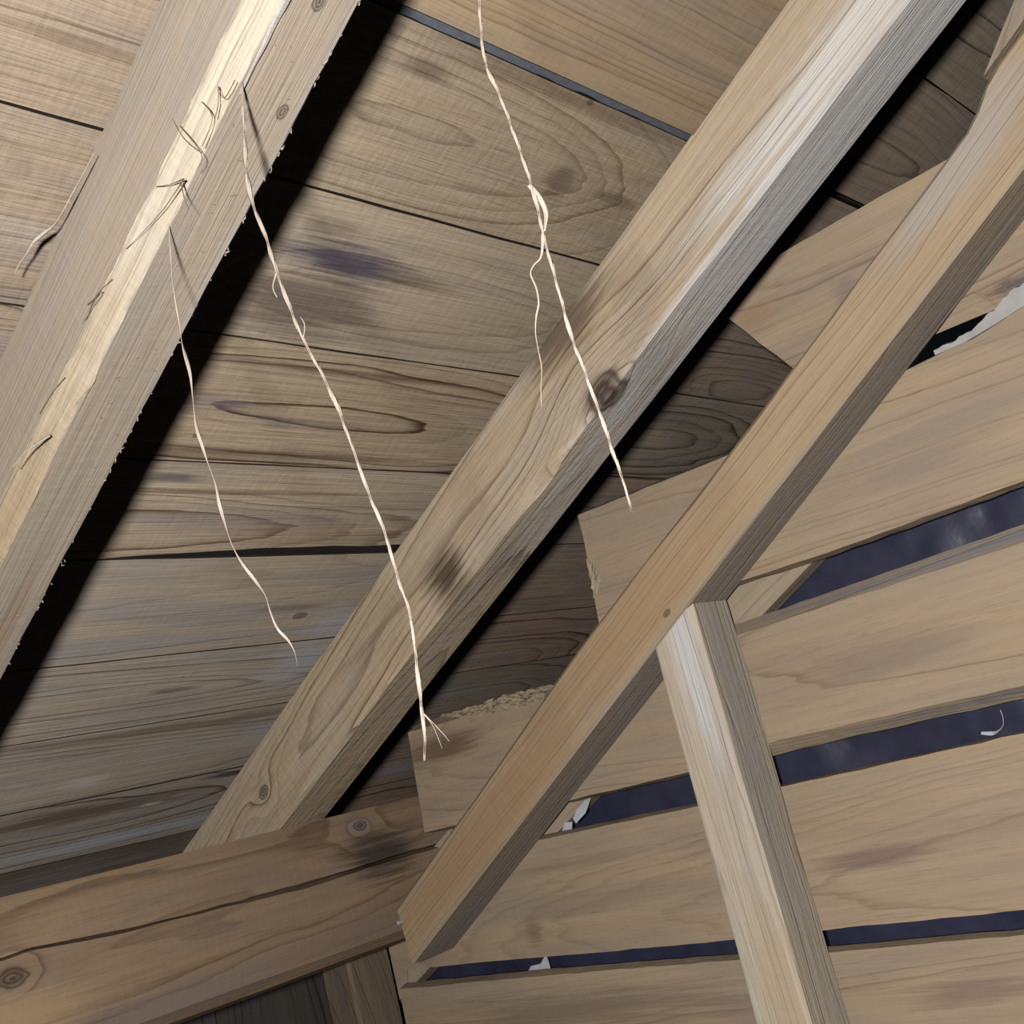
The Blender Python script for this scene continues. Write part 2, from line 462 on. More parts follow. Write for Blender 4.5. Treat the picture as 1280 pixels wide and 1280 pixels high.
for row in range(0, 14):
    falloff_gain = {3: 1.15, 4: 1.22, 5: 1.25, 6: 1.3, 7: 1.5, 8: 1.7, 9: 1.85, 10: 1.9, 11: 1.85}.get(row, 1.2)  # brightness put into board colour: lower rows' tones raised to offset torch falloff
    kw = dict(MIDDLE.get(row, dict(a=(180, 154, 118), b=(110, 84, 60), pith=(RP(1.1, JT[row][0] + .1), .06), contrast=.5)))
    if row == 7: kw['wave'] = wavy
    if row == 3: kw['drop'] = 0.004
    if row == 4: kw['up'] = 0.0
    plank(row, 0.652, 1.459, seed=row * 1.7 + 0.31, gain=falloff_gain, **kw)
    # left field, past the first rafter
    pl = dict(a=(188, 164, 136), b=(122, 98, 78), pith=(RP(.5, JT[row][0] + .06), .06), bend=(.08, .2, 100), contrast=.6, grey=.5, g=(156, 148, 144), rough=1.6)
    if row == 5: pl['stains'] = [(RP(.50, .56), (.05, .02, .03), (104, 96, 98), .6), (RP(.57, .60), (.06, .03, .03), (186, 176, 164), .4)]
    if row == 4: pl['stains'] = [(RP(.55, .40), (.12, .01, .03), (120, 96, 74), .5)]
    plank(row, -0.35, 0.649, seed=row * 2.3 + 5.7, **pl)
    # right field: darker, older boards running on over the gable
    rng = random.Random(row)
    pr = dict(a=(140 + rng.randint(-8, 8), 120, 100), b=(66, 52, 44), pith=(RP(1.9, JT[row][0] + rng.uniform(.02, .2)), .03), bend=(.04, .35, 70), contrast=.85, grey=.5, g=(112, 106, 104), rough=1.0)
    if row == 6: pr['stains'] = [(RP(2.02, .66), (.07, .06, .03), (112, 100, 98), .6)]
    if row == 5: pr.update(pith=(RP(2.02, .652), .01), bend=(0, .6, 90), stains=[(RP(2.03, .645), (.06, .05, .03), (120, 108, 106), .5)])
    if row == 10: pr['stains'] = [(RP(1.8, 1.53), (.3, .02, .03), (120, 122, 128), .5)]
    if row == 11: pr['stains'] = [(RP(1.8, 1.80), (.3, .025, .03), (130, 136, 146), .7)]
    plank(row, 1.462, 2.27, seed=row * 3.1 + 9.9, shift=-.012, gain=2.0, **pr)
und = slab('underlay', FELT, frame(roofp(0.95, 0.8, 1.0285), EX, -DN, -NR), [(-1.3, -1.5), (1.33, -1.5), (1.33, 1.5), (-1.3, 1.5)], [(-1.3, -1.5), (1.33, -1.5), (1.33, 1.5), (-1.3, 1.5)], 0.004, ceiling, h=10, amp=0)
und['label'] = 'dark grey roofing felt seen through the joints'

def felt(row, x0, x1, n, a, b, mat, label):
    xm = (x0 + x1) / 2; sm = JT[row][0]
    fr = [(x0 - xm, -a), (x1 - xm, -a), (x1 - xm, b), (x0 - xm, b)]
    o = slab('felt_strip', mat, frame(roofp(xm, sm, n), EX, -DN, -NR), fr, fr, .004, ceiling, h=.02, amp=.003, seed=row)
    o['label'] = label
felt(8, .80, 1.459, 1.0028, .0034, .026, plain('charcoal_felt', (44, 42, 42), .7, (30, 220, 220), .3, .5), 'charcoal felt edge showing in an open joint')
felt(4, .70, 1.459, 1.0050, .0108, .003, plain('grey_felt', (112, 116, 126), .7, (60, 160, 160), .3, .45), 'blue-grey felt edge showing in an open joint')
# ------------------------------------------------------------------ rafters
def rafter_frame(X, n, s=0.8): return frame(roofp(X, s, n), DN, EX, -NR)

# first rafter, with the bare strip along its lower left arris
mw1 = rafter_frame(0.611, 1.0)
def ch_a(u): return 0.011 + 0.003 * nz(u * 6, 4.4)
def ch_b(u): return 0.036 + 0.005 * nz(u * 5, 9.1) + 0.002 * nz(u * 30, 1.1)
H1 = 0.1435
def chip(u): return 0.0012 + 0.0016 * max(0, nz(u * 60, 3.3)) + 0.002 * max(0, nz(u * 17, 8.3))
p1 = rect_prof(0.0, 0.0805, 0.0005, H1, [(.001, .001), (.001, .001), (chip, chip), (ch_a, ch_b)], amp=0.0012, fr=8, seed=2.0)
r1 = sweep('rafter', WOOD, mw1, steps(-1.35, 1.45, 0.02), p1)
tag(r1, 'sawn rafter with a pale bare strip along its edge, two fibre strings hanging from it', 'rafter')
R1B = lambda s, X: roofp(X, s, .856)
wood(r1, gain=0.98, a=(186, 168, 144), b=(140, 118, 96), g=(172, 160, 150), grey=.5, seed=4.2, pith=(roofp(.64, .5, .9), .4), bend=(.02, 0, 60), contrast=.06, rough=.9,
     stains=[(roofp(.611, .15, .94), (.12, .05, .06), (206, 190, 168), .5), (roofp(.66, 1.1, .856), (.35, .012, .02), (168, 132, 100), .45), (roofp(.69, .45, .856), (.3, .01, .02), (196, 186, 176), .5)],
     knots=[(Vector((.673, .687, .616)), .006), (Vector((.655, .596, .661)), .006)])
# bare strip: thin slab wrapped on the arris
verts, faces = [], []
us = steps(-1.35, 1.40, 0.012)
for i, u in enumerate(us):
    pr = p1(u)
    B = Vector((pr[5][0], pr[5][1])); A = Vector((pr[6][0], pr[6][1]))
    dirv = (A - B).normalized(); nrm = Vector((-dirv.y, dirv.x))
    if nrm.x > 0: nrm = -nrm
    up_ = 0.98 + 0.10 * nz(u * 40, 1.7) + 0.06 * nz(u * 110, 5.0)
    lo_ = 0.02 + 0.10 * nz(u * 35, 6.7) + 0.07 * nz(u * 120, 2.0)
    t = 0.0016 + 0.0009 * nz(u * 30, 3.0)
    L = (A - B)
    ring = [B + L * lo_, B + L * (lo_ + .04) + nrm * t, B + L * .30 + nrm * (t * 1.6 + .0008 * nz(u * 50, 4)), B + L * .55 + nrm * (t * .8 + .0008 * nz(u * 45, 9)), B + L * .8 + nrm * t * 1.4, B + L * (up_ - .04) + nrm * t, B + L * up_]
    ring += [B + L * .5 - nrm * .001]
    for p in ring: verts.append((u, p.x, p.y))
n8 = 8
for i in range(len(us) - 1):
    for j in range(n8):
        k = (j + 1) % n8
        faces.append((i * n8 + j, i * n8 + k, (i + 1) * n8 + k, (i + 1) * n8 + j))
strip = link('bare_strip', mesh_from('bare_strip', verts, faces), WOOD, r1, mw1)
strip['label'] = 'pale stripped sapwood along the rafter edge'
wood(strip, a=(232, 216, 186), b=(190, 158, 116), g=(232, 222, 206), grey=.3, seed=8.8, pith=(0, 0, .3), bend=(.02, 0, 160), contrast=.4, rough=1.6, gain=.80,
     stains=[(roofp(.62, .95, .87), (.45, .04, .05), (198, 168, 124), .75)])
# ribbed bark remnant at the top of the strip
verts, faces = [], []
bu = steps(-0.95, -0.46, 0.006)
for i, u in enumerate(bu):
    f = i / (len(bu) - 1)
    wd = 0.0045 * min(1, (1 - f) * 5)
    rib = 0.0006 * math.sin(u * 900)
    c = (0.0135, H1 + 0.0006)
    for k in range(6):
        th = 2 * math.pi * k / 6
        verts.append((u, c[0] + wd * math.cos(th), c[1] + (0.0022 + rib) * math.sin(th)))
    if i:
        for k in range(6):
            k2 = (k + 1) % 6
            faces.append(((i - 1) * 6 + k, (i - 1) * 6 + k2, i * 6 + k2, i * 6 + k))
faces += [tuple(range(6)), tuple(range((len(bu) - 1) * 6, len(bu) * 6))]
bk = link('bark_strip', mesh_from('bark_strip', verts, faces), plain('grey_bark', (190, 182, 176), .8, (400, 60, 60), .2, .4), r1, mw1)
bk['label'] = 'narrow grey ribbed strip of inner bark'
# loose fibres lying on the strip
FB = [[(.622, .673, .621), (.622, .691, .615), (.622, .695, .629)], [(.622, .695, .629), (.622, .700, .615), (.622, .708, .606)],
      [(.622, .738, .591), (.622, .754, .613), (.622, .764, .639)], [(.622, .755, .626), (.622, .735, .586), (.622, .747, .577)],
      [(.622, .765, .579), (.622, .801, .569), (.622, .836, .565), (.622, .868, .563)], [(.622, .765, .579), (.622, .786, .585), (.622, .806, .594)],
      [(.622, .770, .579), (.622, .770, .562), (.622, .767, .550)], [(.622, .720, .629), (.622, .711, .608), (.622, .732, .592)],
      [(.622, .946, .543), (.622, .916, .542), (.622, .963, .530)], [(.622, 1.007, .493), (.622, 1.036, .488), (.622, 1.065, .478)], [(.622, .899, .547), (.622, .930, .544), (.622, .953, .530)]]
verts, faces = [], []
for g in FB:
    pts = smooth_path([Vector(p) + Vector((-.012, -.004, -.004)) for p in g], 5)
    ribbon_geo(pts, lambda f, L: .0007 * (1.1 - f), .0004, 6, random.random() * 6, 0, 4, verts, faces)
fb = link('fibre', mesh_from('fibre', verts, faces), FIBRE_DARK, r1); fb['kind'] = 'stuff'
# splinters along the sharp lower right arris
verts, faces = [], []
for i in range(260):
    s = random.uniform(-0.55, 0.25) if i < 180 else random.uniform(.25, 1.3)
    p = roofp(0.611 + 0.0795 + random.uniform(-.002, .001), 0.8 + s - .8, .856 + random.uniform(-.0005, .003))
    q = p + DN * random.uniform(-.006, .006) + EX * random.uniform(.0, .0016) - NR * random.uniform(-.001, .003)
    ribbon_geo([p, (p + q) / 2 + EX * .0006, q], lambda f, L: .0009 * (1.15 - f), .0005, 0, random.random() * 6, 0, 4, verts, faces)
for i in range(110):
    s = random.uniform(-.6, 1.2); X = random.uniform(.63, .688)
    p = roofp(X, s, .8562); q = p + DN * random.uniform(-.003, .003) + EX * random.uniform(.002, .006) - NR * random.uniform(.0004, .0015)
    ribbon_geo([p, (p + q) / 2 - NR * .0005, q], .0003, .0003, 0, 0, 0, 3, verts, faces)
spl = link('splinter', mesh_from('splinter', verts, faces), FIBRE, r1); spl['kind'] = 'stuff'

# second rafter
mw2 = rafter_frame(1.4045, 1.0)
H2 = 0.1472
def ch2(u): return 0.004 + 0.006 * max(0, nz(u * 3, 5.5)) + 0.012 * math.exp(-((u + 0.02) / 0.05) ** 2)
p2 = rect_prof(0.0, 0.1135, 0.0005, H2, [(.001, .001), (.001, .001), (.003, .003), (ch2, ch2)], amp=0.0022, fr=5, seed=12.0)
r2 = sweep('rafter', WOOD, mw2, steps(-1.35, 1.30, 0.02), p2)
tag(r2, 'thick grey-brown rafter with a large rough knot, ending on the wall plate', 'rafter')
wood(r2, gain=1.12, a=(212, 186, 148), b=(122, 92, 62), g=(196, 190, 182), grey=.3, seed=2.6, pith=(roofp(1.49, .6, .9), .03), bend=(.02, .05, 110), contrast=.7, rough=1.5,
     stains=[(Vector((1.405, 1.303, .347)), (.07, .03, .05), (70, 48, 34), .85), (Vector((1.405, .960, .625)), (.13, .012, .05), (84, 58, 42), .75),
             (roofp(1.47, .15, .845), (.85, .14, .028), (216, 214, 212), .9), (roofp(1.405, .02, .89), (.40, .05, .045), (236, 228, 220), .75), (Vector((1.41, .922, .510)), (.05, .035, .04), (126, 106, 90), .85)],
     knots=[(Vector((1.412, .918, .508)), .026), (Vector((1.405, 1.889, .103)), .012)])

# ------------------------------------------------------------------ gable wall of spaced boards
XW = 1.7465
wall = empty('wall_right', (XW, 1.0, -0.6), kind='structure')
mww = frame((XW, 1.0, 0.0), (0, 1, 0), (0, 0, -1), (-1, 0, 0))      # local x = Y, y = -Z, z = into the room
def wb(front, back=None, thick=.024, seed=0.0, amp=.0018, **kw):
    back = back or front
    f = [(y - 1.0, -z) for y, z in front]; b = [(y - 1.0, -z) for y, z in back]
    o = slab('plank', WOOD, mww, f, b, thick, wall, h=.03, amp=amp, seed=seed)
    wood(o, seed=seed, gain=1.24, **kw)
    return o
W = lambda y, z: Vector((XW, y, z))
GA = dict(a=(188, 162, 128), b=(128, 102, 76), g=(150, 138, 130), grey=.35, rough=.8)
wb([(.20, .714), (.46, .714), (.60, .711), (.735, .707), (.792, .704), (.884, .672), (.862, .644), (.784, .524), (.66, .515), (.56, .512), (.486, .514), (.465, .506), (.448, .503), (.43, .512), (.407, .521), (.20, .53)],
   [(.20, .722), (.46, .722), (.60, .719), (.735, .715), (.792, .710), (.884, .672), (.862, .644), (.784, .514), (.66, .492), (.56, .485), (.486, .483), (.465, .480), (.448, .478), (.43, .476), (.407, .475), (.20, .475)], seed=1.3,
   **dict(GA, contrast=.6, pith=(W(.7, .68), .05), bend=(.12, .04, 90), stains=[(W(.82, .63), (.06, .03, .03), (168, 132, 96), .5), (W(.42, .50), (.06, .018, .03), (84, 76, 84), .8), (W(.66, .59), (.03, .05, .03), (128, 118, 116), .5)]))
wb([(.10, .478), (.424, .469), (.455, .458), (.507, .449), (.588, .447), (.92, .433), (1.27, .441), (1.270, .40), (1.274, .356), (1.276, .33), (1.285, .253), (1.287, .229), (.992, .229), (.82, .226), (.506, .231), (.10, .231)],
   [(.10, .486), (.424, .478), (.455, .470), (.507, .458), (.588, .455), (.92, .441), (1.27, .449), (1.272, .40), (1.276, .356), (1.278, .33), (1.287, .253), (1.289, .224), (.992, .225), (.82, .222), (.506, .227), (.10, .227)], seed=2.9,
   **dict(GA, contrast=.35, pith=(W(.6, .5), .12), bend=(.05, .01, 130), stains=[(W(.64, .30), (.12, .03, .03), (150, 132, 122), .5), (W(.60, .35), (.2, .02, .03), (150, 136, 126), .4), ((.1, -.448, -.012), (.5, .010, .016), (140, 138, 146), .9)]))
wb([(.10, .152), (.53, .150), (.998, .146), (1.21, .142), (1.428, .140), (1.53, .145), (1.62, .150), (1.706, .155), (1.833, .158), (1.838, .10), (1.851, -.046), (1.808, -.046), (1.478, -.050), (1.186, -.050), (.997, -.034), (.72, -.038), (.60, -.041), (.45, -.034), (.10, -.036)],
   [(.10, .178), (.525, .176), (.998, .166), (1.21, .161), (1.428, .160), (1.53, .163), (1.62, .168), (1.706, .170), (1.833, .169), (1.840, .10), (1.853, -.05), (1.808, -.052), (1.478, -.055), (1.186, -.056), (1.004, -.056), (.72, -.057), (.605, -.059), (.45, -.058), (.10, -.060)], seed=4.1,
   **dict(GA, contrast=.4, pith=(W(.9, .1), .14), bend=(.06, .012, 130), stains=[(W(1.74, .11), (.14, .035, .04), (98, 72, 54), .7), (W(.79, .05), (.16, .03, .03), (146, 124, 112), .5), (W(.5, .165), (.75, .016, .03), (142, 140, 148), .9), (W(.5, -.052), (.75, .015, .03), (134, 126, 124), .9)]))
wb([(.30, -.104), (.621, -.104), (1.006, -.106), (1.196, -.108), (1.496, -.108), (1.852, -.108), (1.852, -.24), (2.03, -.24), (2.03, -.304), (1.65, -.315), (1.246, -.328), (1.006, -.332), (.701, -.338), (.30, -.345)],
   [(.30, -.102), (.621, -.102), (1.006, -.104), (1.196, -.104), (1.496, -.102), (1.852, -.102), (1.852, -.24), (2.03, -.24), (2.03, -.306), (1.65, -.317), (1.246, -.330), (1.006, -.334), (.701, -.340), (.30, -.347)], seed=5.6,
   **dict(GA, contrast=.4, pith=(W(.9, -.28), .16), bend=(.05, .01, 125), stains=[(W(.90, -.237), (.13, .018, .03), (132, 108, 100), .7), (W(1.5, -.16), (.2, .012, .03), (146, 118, 92), .5), (W(1.62, -.27), (.03, .03, .03), (112, 92, 78), .5), (W(1.4, -.23), (.3, .03, .03), (140, 122, 106), .4)]))
wb([(.30, -.376), (.711, -.371), (1.011, -.366), (1.191, -.361), (1.6, -.350), (2.03, -.342), (2.03, -.61), (.30, -.61)],
   [(.30, -.374), (.711, -.368), (1.011, -.362), (1.191, -.357), (1.6, -.344), (2.03, -.336), (2.03, -.61), (.30, -.61)], seed=6.2,
   **dict(GA, contrast=.4, pith=(W(1.2, -.5), .1), bend=(.04, .01, 125), stains=[(W(.80, -.44), (.13, .022, .03), (136, 112, 100), .6), (W(1.2, -.44), (.1, .03, .03), (150, 128, 118), .5), (W(1.6, -.42), (.4, .05, .03), (116, 96, 78), .5)]))

def torn(top, low, mat, seed, label, x=XW - .0015, amp=.004):
    """splintered wood: a field of short overlapping fibres between two lines of (Y, Z) on a board"""
    rg = random.Random(seed); V, Fc = [], []
    n = len(top)
    def at(line, t):
        k = min(int(t * (len(line) - 1)), len(line) - 2); f = t * (len(line) - 1) - k
        return Vector((0, line[k][0] + (line[k + 1][0] - line[k][0]) * f, line[k][1] + (line[k + 1][1] - line[k][1]) * f))
    ln = sum((at(top, (i + 1) / 20) - at(top, i / 20)).length for i in range(20))
    for i in range(int(ln * 700)):
        t = rg.random(); q = rg.random()
        a = at(top, t); b = at(low, t)
        c = a.lerp(b, q); c.x = x - rg.uniform(0, .003) * (1 - abs(2 * q - 1))
        d = (at(top, min(1, t + .06)) - at(top, max(0, t - .06))).normalized()
        d = (d + Vector((rg.uniform(-.12, .05), rg.uniform(-.3, .3), rg.uniform(-.2, .2)))).normalized()
        l = rg.uniform(.006, .016)
        ribbon_geo([c - d * l, c + Vector((-.0008, 0, rg.uniform(-.001, .001))), c + d * l], lambda f, L: .0034 * (1.05 - abs(2 * f - 1)), lambda f, L: .0010, 0, rg.random() * 3, 0, 4, V, Fc)
    o = link('torn_edge', mesh_from('torn_edge', V, Fc), mat, wall)
    o['label'] = label; o['kind'] = 'stuff'
    return o
PALE = plain('torn_sapwood', (206, 186, 154), .75, (50, 50, 200), .2, .35)
WHITE = plain('torn_white_wood', (206, 200, 196), .75, (50, 50, 200), .2, .3)
torn([(1.72, .168), (1.62, .167), (1.56, .172), (1.50, .166), (1.42, .162)], [(1.70, .160), (1.62, .146), (1.56, .142), (1.50, .138), (1.43, .146)], PALE, 3, 'pale splintered top edge of the second board')
torn([(1.274, .350), (1.277, .325), (1.282, .295)], [(1.262, .345), (1.252, .322), (1.268, .295)], PALE, 7, 'pale broken end of the upper board')
def jag(line, h, amp, seed):
    out = []
    for (a, b) in zip(line, line[1:]):
        A = Vector(a); B = Vector(b); m = max(1, int((B - A).length / h))
        for k in range(m):
            p = A.lerp(B, k / m)
            out.append((p.x, p.y + amp * (nz(p.x * 70, seed) + .6 * nz(p.x * 190, seed))))
    out.append(line[-1])
    return out
tl_ = jag([(.565, .456), (.53, .458), (.50, .463), (.478, .472), (.455, .482), (.43, .492), (.38, .500), (.30, .508)], .006, .004, 2.0)
tb_ = [(.30, .466), (.38, .466), (.43, .463), (.47, .456), (.52, .449), (.565, .449)]
fr_ = [(y - 1.0, -z) for y, z in tl_ + tb_]
bk_ = [(y - 1.0, -z) for y, z in [(y, z + .004) for y, z in tl_] + tb_]
te = slab('torn_edge', WHITE, mww, fr_, bk_, .012, wall, h=10, amp=0, w=.002)
te['label'] = 'whitish torn sapwood on the top edge of a board'

# ------------------------------------------------------------------ gable framing
def along(p0, p1, wdir):
    x = (p1 - p0).normalized(); z = (wdir - x * wdir.dot(x)).normalized(); y = z.cross(x)
    return frame(p0, x, y, z), (p1 - p0).length
# brace: sloping timber in front of the boards. local z = into the room, y = down-left
bx = Vector((0, math.cos(.5316), -math.sin(.5316)))
b0 = Vector((1.63, .345, .605))
mwb = frame(b0, bx, Vector((-1, 0, 0)).cross(bx), Vector((-1, 0, 0)))
def brace_prof(u):
    k = min(1.0, max(0.0, (u + .1) / 1.85))
    lo = 0.0025
    top = -(0.097 + .012 * math.exp(-((u - 1.0) / .35) ** 2)) - 0.002 * nz(u * 3, 7)
    top -= .022 * min(1.0, max(0.0, (-.015 - u) / .06))
    dp = 0.1145 + .003 * nz(u * 4, 9)
    c = .006 + .003 * nz(u * 7, 3)
    return [(top + c, 0.0), (lo - .003, 0.0), (lo, -.003), (lo, -dp + .002), (lo - .002, -dp), (top + .004, -dp), (top, -dp + .004), (top, -c)]
bus = steps(-0.45, 1.70, 0.03)
def brace_end(i, v, w):
    if i == len(bus) - 1:        # the foot is cut to a blunt point
        return 0.045 * min(1, max(0, (v + .098) / .098)) - .01
    return 0
br = sweep('brace', WOOD, mwb, bus, brace_prof, endshift=brace_end)
tag(br, 'orange-brown sloping timber nailed across the gable boards, resting on the post', 'brace')
R3 = lambda y, z: Vector((1.63, y, z))
wood(br, gain=1.08, a=(206, 176, 134), b=(146, 112, 76), g=(184, 172, 158), grey=.25, seed=3.4, pith=(0.8, -.3, .1), bend=(.01, .0, 120), contrast=.35, rough=1.0,
     stains=[(R3(1.13, .215), (.34, .06, .05), (196, 156, 108), .75), (R3(1.55, -.05), (.5, .07, .05), (184, 144, 98), .7), ((.8, .013, -.085), (3.5, .022, .16), (186, 172, 160), .95), (R3(.40, .66), (.2, .05, .05), (196, 188, 180), .6)],
     knots=[(Vector((1.64, .575, .455)), .008), (R3(1.064, .203), .006)])
nail = []
nv, nf = ribbon_geo([R3(1.842, -.196) + Vector((-.012, 0, 0)), R3(1.842, -.196) + Vector((-.011, 0, 0)), R3(1.842, -.196) + Vector((.02, 0, 0))], lambda f, L: .0042 if f < .6 else .002, lambda f, L: .0042 if f < .6 else .002, 0, 0, 0, 8)
nl = link('nail', mesh_from('nail', nv, nf), STEEL, br)
nl['label'] = 'bright nail head at the foot of the brace'

# post under the brace
mwp = frame((1.6318, 1.062, -.7), (0, 0, 1), (0, 1, 0), (-1, 0, 0))     # local x up, y = Y (right-handed with z = -X)
def post_prof(u):
    z = u - .7
    b = 0.010 * math.exp(-((z + .20) / .07) ** 2)
    l = 0.0445 + 0.006 * (-z) + .001 * nz(u * 6, 2)
    r = -0.045 - .003 * nz(u * 4, 5) + b * .4
    d = .112 - .012 * max(0, -z) + b * .4 - .004 * max(0, nz(u * 5, 8))
    c = .007 + .006 * max(0, nz(u * 6, 4)) + b
    return [(l, -.001), (l - .003, 0.0), (r + c, 0.0), (r, -c * .8), (r, -d), (l, -d)]
def post_end(i, v, w):
    if i == len(pus) - 1: return (v + .045) * -.588
    return 0
pus = steps(0.0, .82, .03) + [.906]
po = sweep('post', WOOD, mwp, pus, post_prof, endshift=post_end)
tag(po, 'pale upright post standing under the sloping brace, in front of the gable boards', 'post')
wood(po, gain=1.12, a=(226, 208, 180), b=(160, 134, 106), g=(196, 188, 178), grey=.45, seed=7.7, pith=(.4, .06, .06), bend=(.02, .03, 110), contrast=.45, rough=1.2,
     stains=[(Vector((1.63, 1.05, .12)), (.22, .028, .03), (244, 238, 232), .7), (Vector((1.69, 1.01, -.0)), (.5, .03, .045), (178, 170, 158), .6), (Vector((1.64, 1.0, -.17)), (.04, .03, .03), (200, 198, 194), .7), (Vector((1.63, 1.05, -.4)), (.2, .05, .05), (206, 178, 138), .6)])

# timber above the brace, running up to the ridge
k0 = Vector((1.632, .356, .739)); kd_ = Vector((0, -.68, .733)).normalized()
mwk = frame(k0, kd_, Vector((-1, 0, 0)).cross(kd_), Vector((-1, 0, 0)))     # local y points down and to the lower-Y side
sgn = 1 if mwk.to_3x3().col[1].y < 0 else -1
def king_prof(u):
    j = .001 * nz(u * 20, 3)
    q = [(j * sgn, 0.0), (.062 * sgn, 0.0), (.062 * sgn, -.105), (j * sgn, -.105)]
    return q
kus = steps(0.012, .26, .02)
kg = sweep('strut', WOOD, mwk, kus, king_prof, endshift=lambda i, v, w: max(0.0, abs(v) * 3.45 * (1 - i / (len(kus) - 1))))
tag(kg, 'grey-brown timber end above the top of the sloping brace', 'strut')
wood(kg, a=(190, 168, 142), b=(124, 102, 82), grey=.5, seed=6.6, pith=(0, .1, .1), contrast=.5, rough=1.2)

# verge rafter outside the boards, seen only through the gaps
mwv = frame(Vector((1.776, 0, 0)) + DN * .8 + NR * .583, DN, Vector((-1, 0, 0)).cross(DN), Vector((-1, 0, 0)))
sv = 1 if mwv.to_3x3().col[1].dot(NR) > 0 else -1
def verge_prof(u):
    a, b = 0.0, .17 * sv
    v0, v1 = min(a, b), max(a, b)
    j = .002 * nz(u * 7, 2)
    return [(v0 + j, 0), (v1, 0), (v1, -.04), (v0 + j - .002 * 0, -.04)]
vg = sweep('verge_rafter', WOOD, mwv, steps(-.28, 1.35, .05), verge_prof)
tag(vg, 'pale rafter outside the gable boards, glimpsed in the gaps beside the brace', 'rafter')
wood(vg, a=(206, 184, 152), b=(150, 122, 94), grey=.3, seed=1.9, pith=(0, .1, .1), contrast=.4)

# dark blue film behind the boards
verts, faces = [], []
ny, nzv = 150, 80
for i in range(ny + 1):
    for j in range(nzv + 1):
        y = .15 + 2.15 * i / ny; z = -.66 + 1.10 * j / nzv
        wr = 0
        for q, (fa, am) in enumerate(((4, .010), (11, .006), (26, .0030), (55, .0012))):
            wr += am * (1 - 2 * abs(nz(y * fa + q, z * fa * .8, q * 3.0)))
        verts.append((1.848 - wr, y, z))
for i in range(ny):
    for j in range(nzv):
        a = i * (nzv + 1) + j
        if S * verts[a][1] + C * verts[a][2] > .66: continue
        faces.append((a, a + 1, a + nzv + 2, a + nzv + 1))
film = link('film', mesh_from('film', verts, faces, True), MEMB)
md = film.modifiers.new('thickness', 'SOLIDIFY'); md.thickness = .0006
tag(film, 'crinkled dark blue plastic film behind the gaps of the gable boards', 'film')

def scrap(pts, label, thick=.0012, curl=.006):
    """a torn bit of white sheet: an outline in Y, Z at X, bent a little"""
    x = pts[0]
    cy = sum(p[0] for p in pts[1]) / len(pts[1]); cz = sum(p[1] for p in pts[1]) / len(pts[1])
    pl_ = resample(pts[1], .006, .0014, 5.0 + cy)
    n = len(pl_)
    vv = []
    for dx in (0, thick):
        for (y, z) in pl_:
            vv.append((x + dx - curl * ((z - cz) / .02) ** 2 * .3, y, z))
    vv += [(x, cy, cz), (x + thick, cy, cz)]
    ff = []
    for i in range(n):
        k = (i + 1) % n
        ff += [(i, k, n + k, n + i), (i, k, 2 * n), (n + i, n + k, 2 * n + 1)]
    o = link('paper_scrap', mesh_from('paper_scrap', vv, ff), PAPER)
    tag(o, label, 'scrap', group='white scraps in the board gaps')
    return o
scrap((1.802, [(1.716, -.354), (1.700, -.340), (1.674, -.338), (1.652, -.322), (1.654, -.374), (1.708, -.374)]), 'white triangular scrap in the lowest gap of the gable boards')
scrap((1.7725, [(1.440, -.057), (1.424, -.054), (1.448, -.080), (1.474, -.094), (1.480, -.084), (1.466, -.070)]), 'longer white scrap in the middle gap, beside the brace')
scrap((1.7725, [(1.502, -.088), (1.484, -.090), (1.492, -.108), (1.518, -.108)]), 'tiny white scrap in the middle gap, low beside the brace')
cp = smooth_path([(1.80, .700, -.094), (1.80, .682, -.098), (1.80, .667, -.092), (1.80, .662, -.080), (1.80, .662, -.068)], 5)
cv, cf = ribbon_geo(cp, lambda f, L: .0035 * (1 - abs(f - .35)), .0008, 2, 0, 0, 6)
tag(link('paper_curl', mesh_from('paper_curl', cv, cf), PAPER), 'thin white curl in the middle gap at the far right edge', 'scrap', group='white scraps in the board gaps')

# ------------------------------------------------------------------ wall plate (log beam at the eave) with its long crack
CR = [(-.9, -.040), (.80, -.052), (.853, -.059), (.902, -.056), (1.047, -.068), (1.278, -.076), (1.456, -.080), (1.663, -.077), (2.3, -.08)]
def crack_z(x):
    for (a, za), (b, zb) in zip(CR, CR[1:]):
        if a <= x <= b: return za + (zb - za) * (x - a) / (b - a) + .003 * nz(x * 18, 3)
    return CR[-1][1]
def plate_prof(u):
    x = u + .8
    j = lambda k, a=.004: a * nz(u * 3, k * 2.7, 1.0)
    cz = crack_z(x); cw = .0026 + .0018 * nz(u * 7, 2.0) + (.002 if x > 1.3 else 0)
    dep = .018 if x > .86 else .004
    y = 1.862
    # (Y, Z) going down the room face, then back and up
    pts = [(y + .006, .029), (y - .002 + j(1), .008), (y - .008 + j(2), -.035), (y - .009 + j(2), cz + cw), (y - .009 + dep, cz), (y - .009 + j(2), cz - cw), (y - .010 + j(3), -.125), (y - .007 + j(4), -.175),
           (y + .002 + j(5), -.213), (y + .022, -.231 + j(6, .003)), (y + .06, -.242), (y + .15, -.235), (y + .19, -.19), (y + .20, -.12), (y + .188, -.072)]
    return [(p[0] - 1.95, p[1]) for p in pts]
mwpl = frame((.8, 1.95, 0), (1, 0, 0), (0, 1, 0), (0, 0, 1))
pt = sweep('wall_plate', WOOD, mwpl, steps(-1.2, 1.5, .018), plate_prof)
tag(pt, 'thick brown wall plate log with a long crack, under the rafter ends', 'beam')
PW = lambda x, z: Vector((x, 1.853, z))
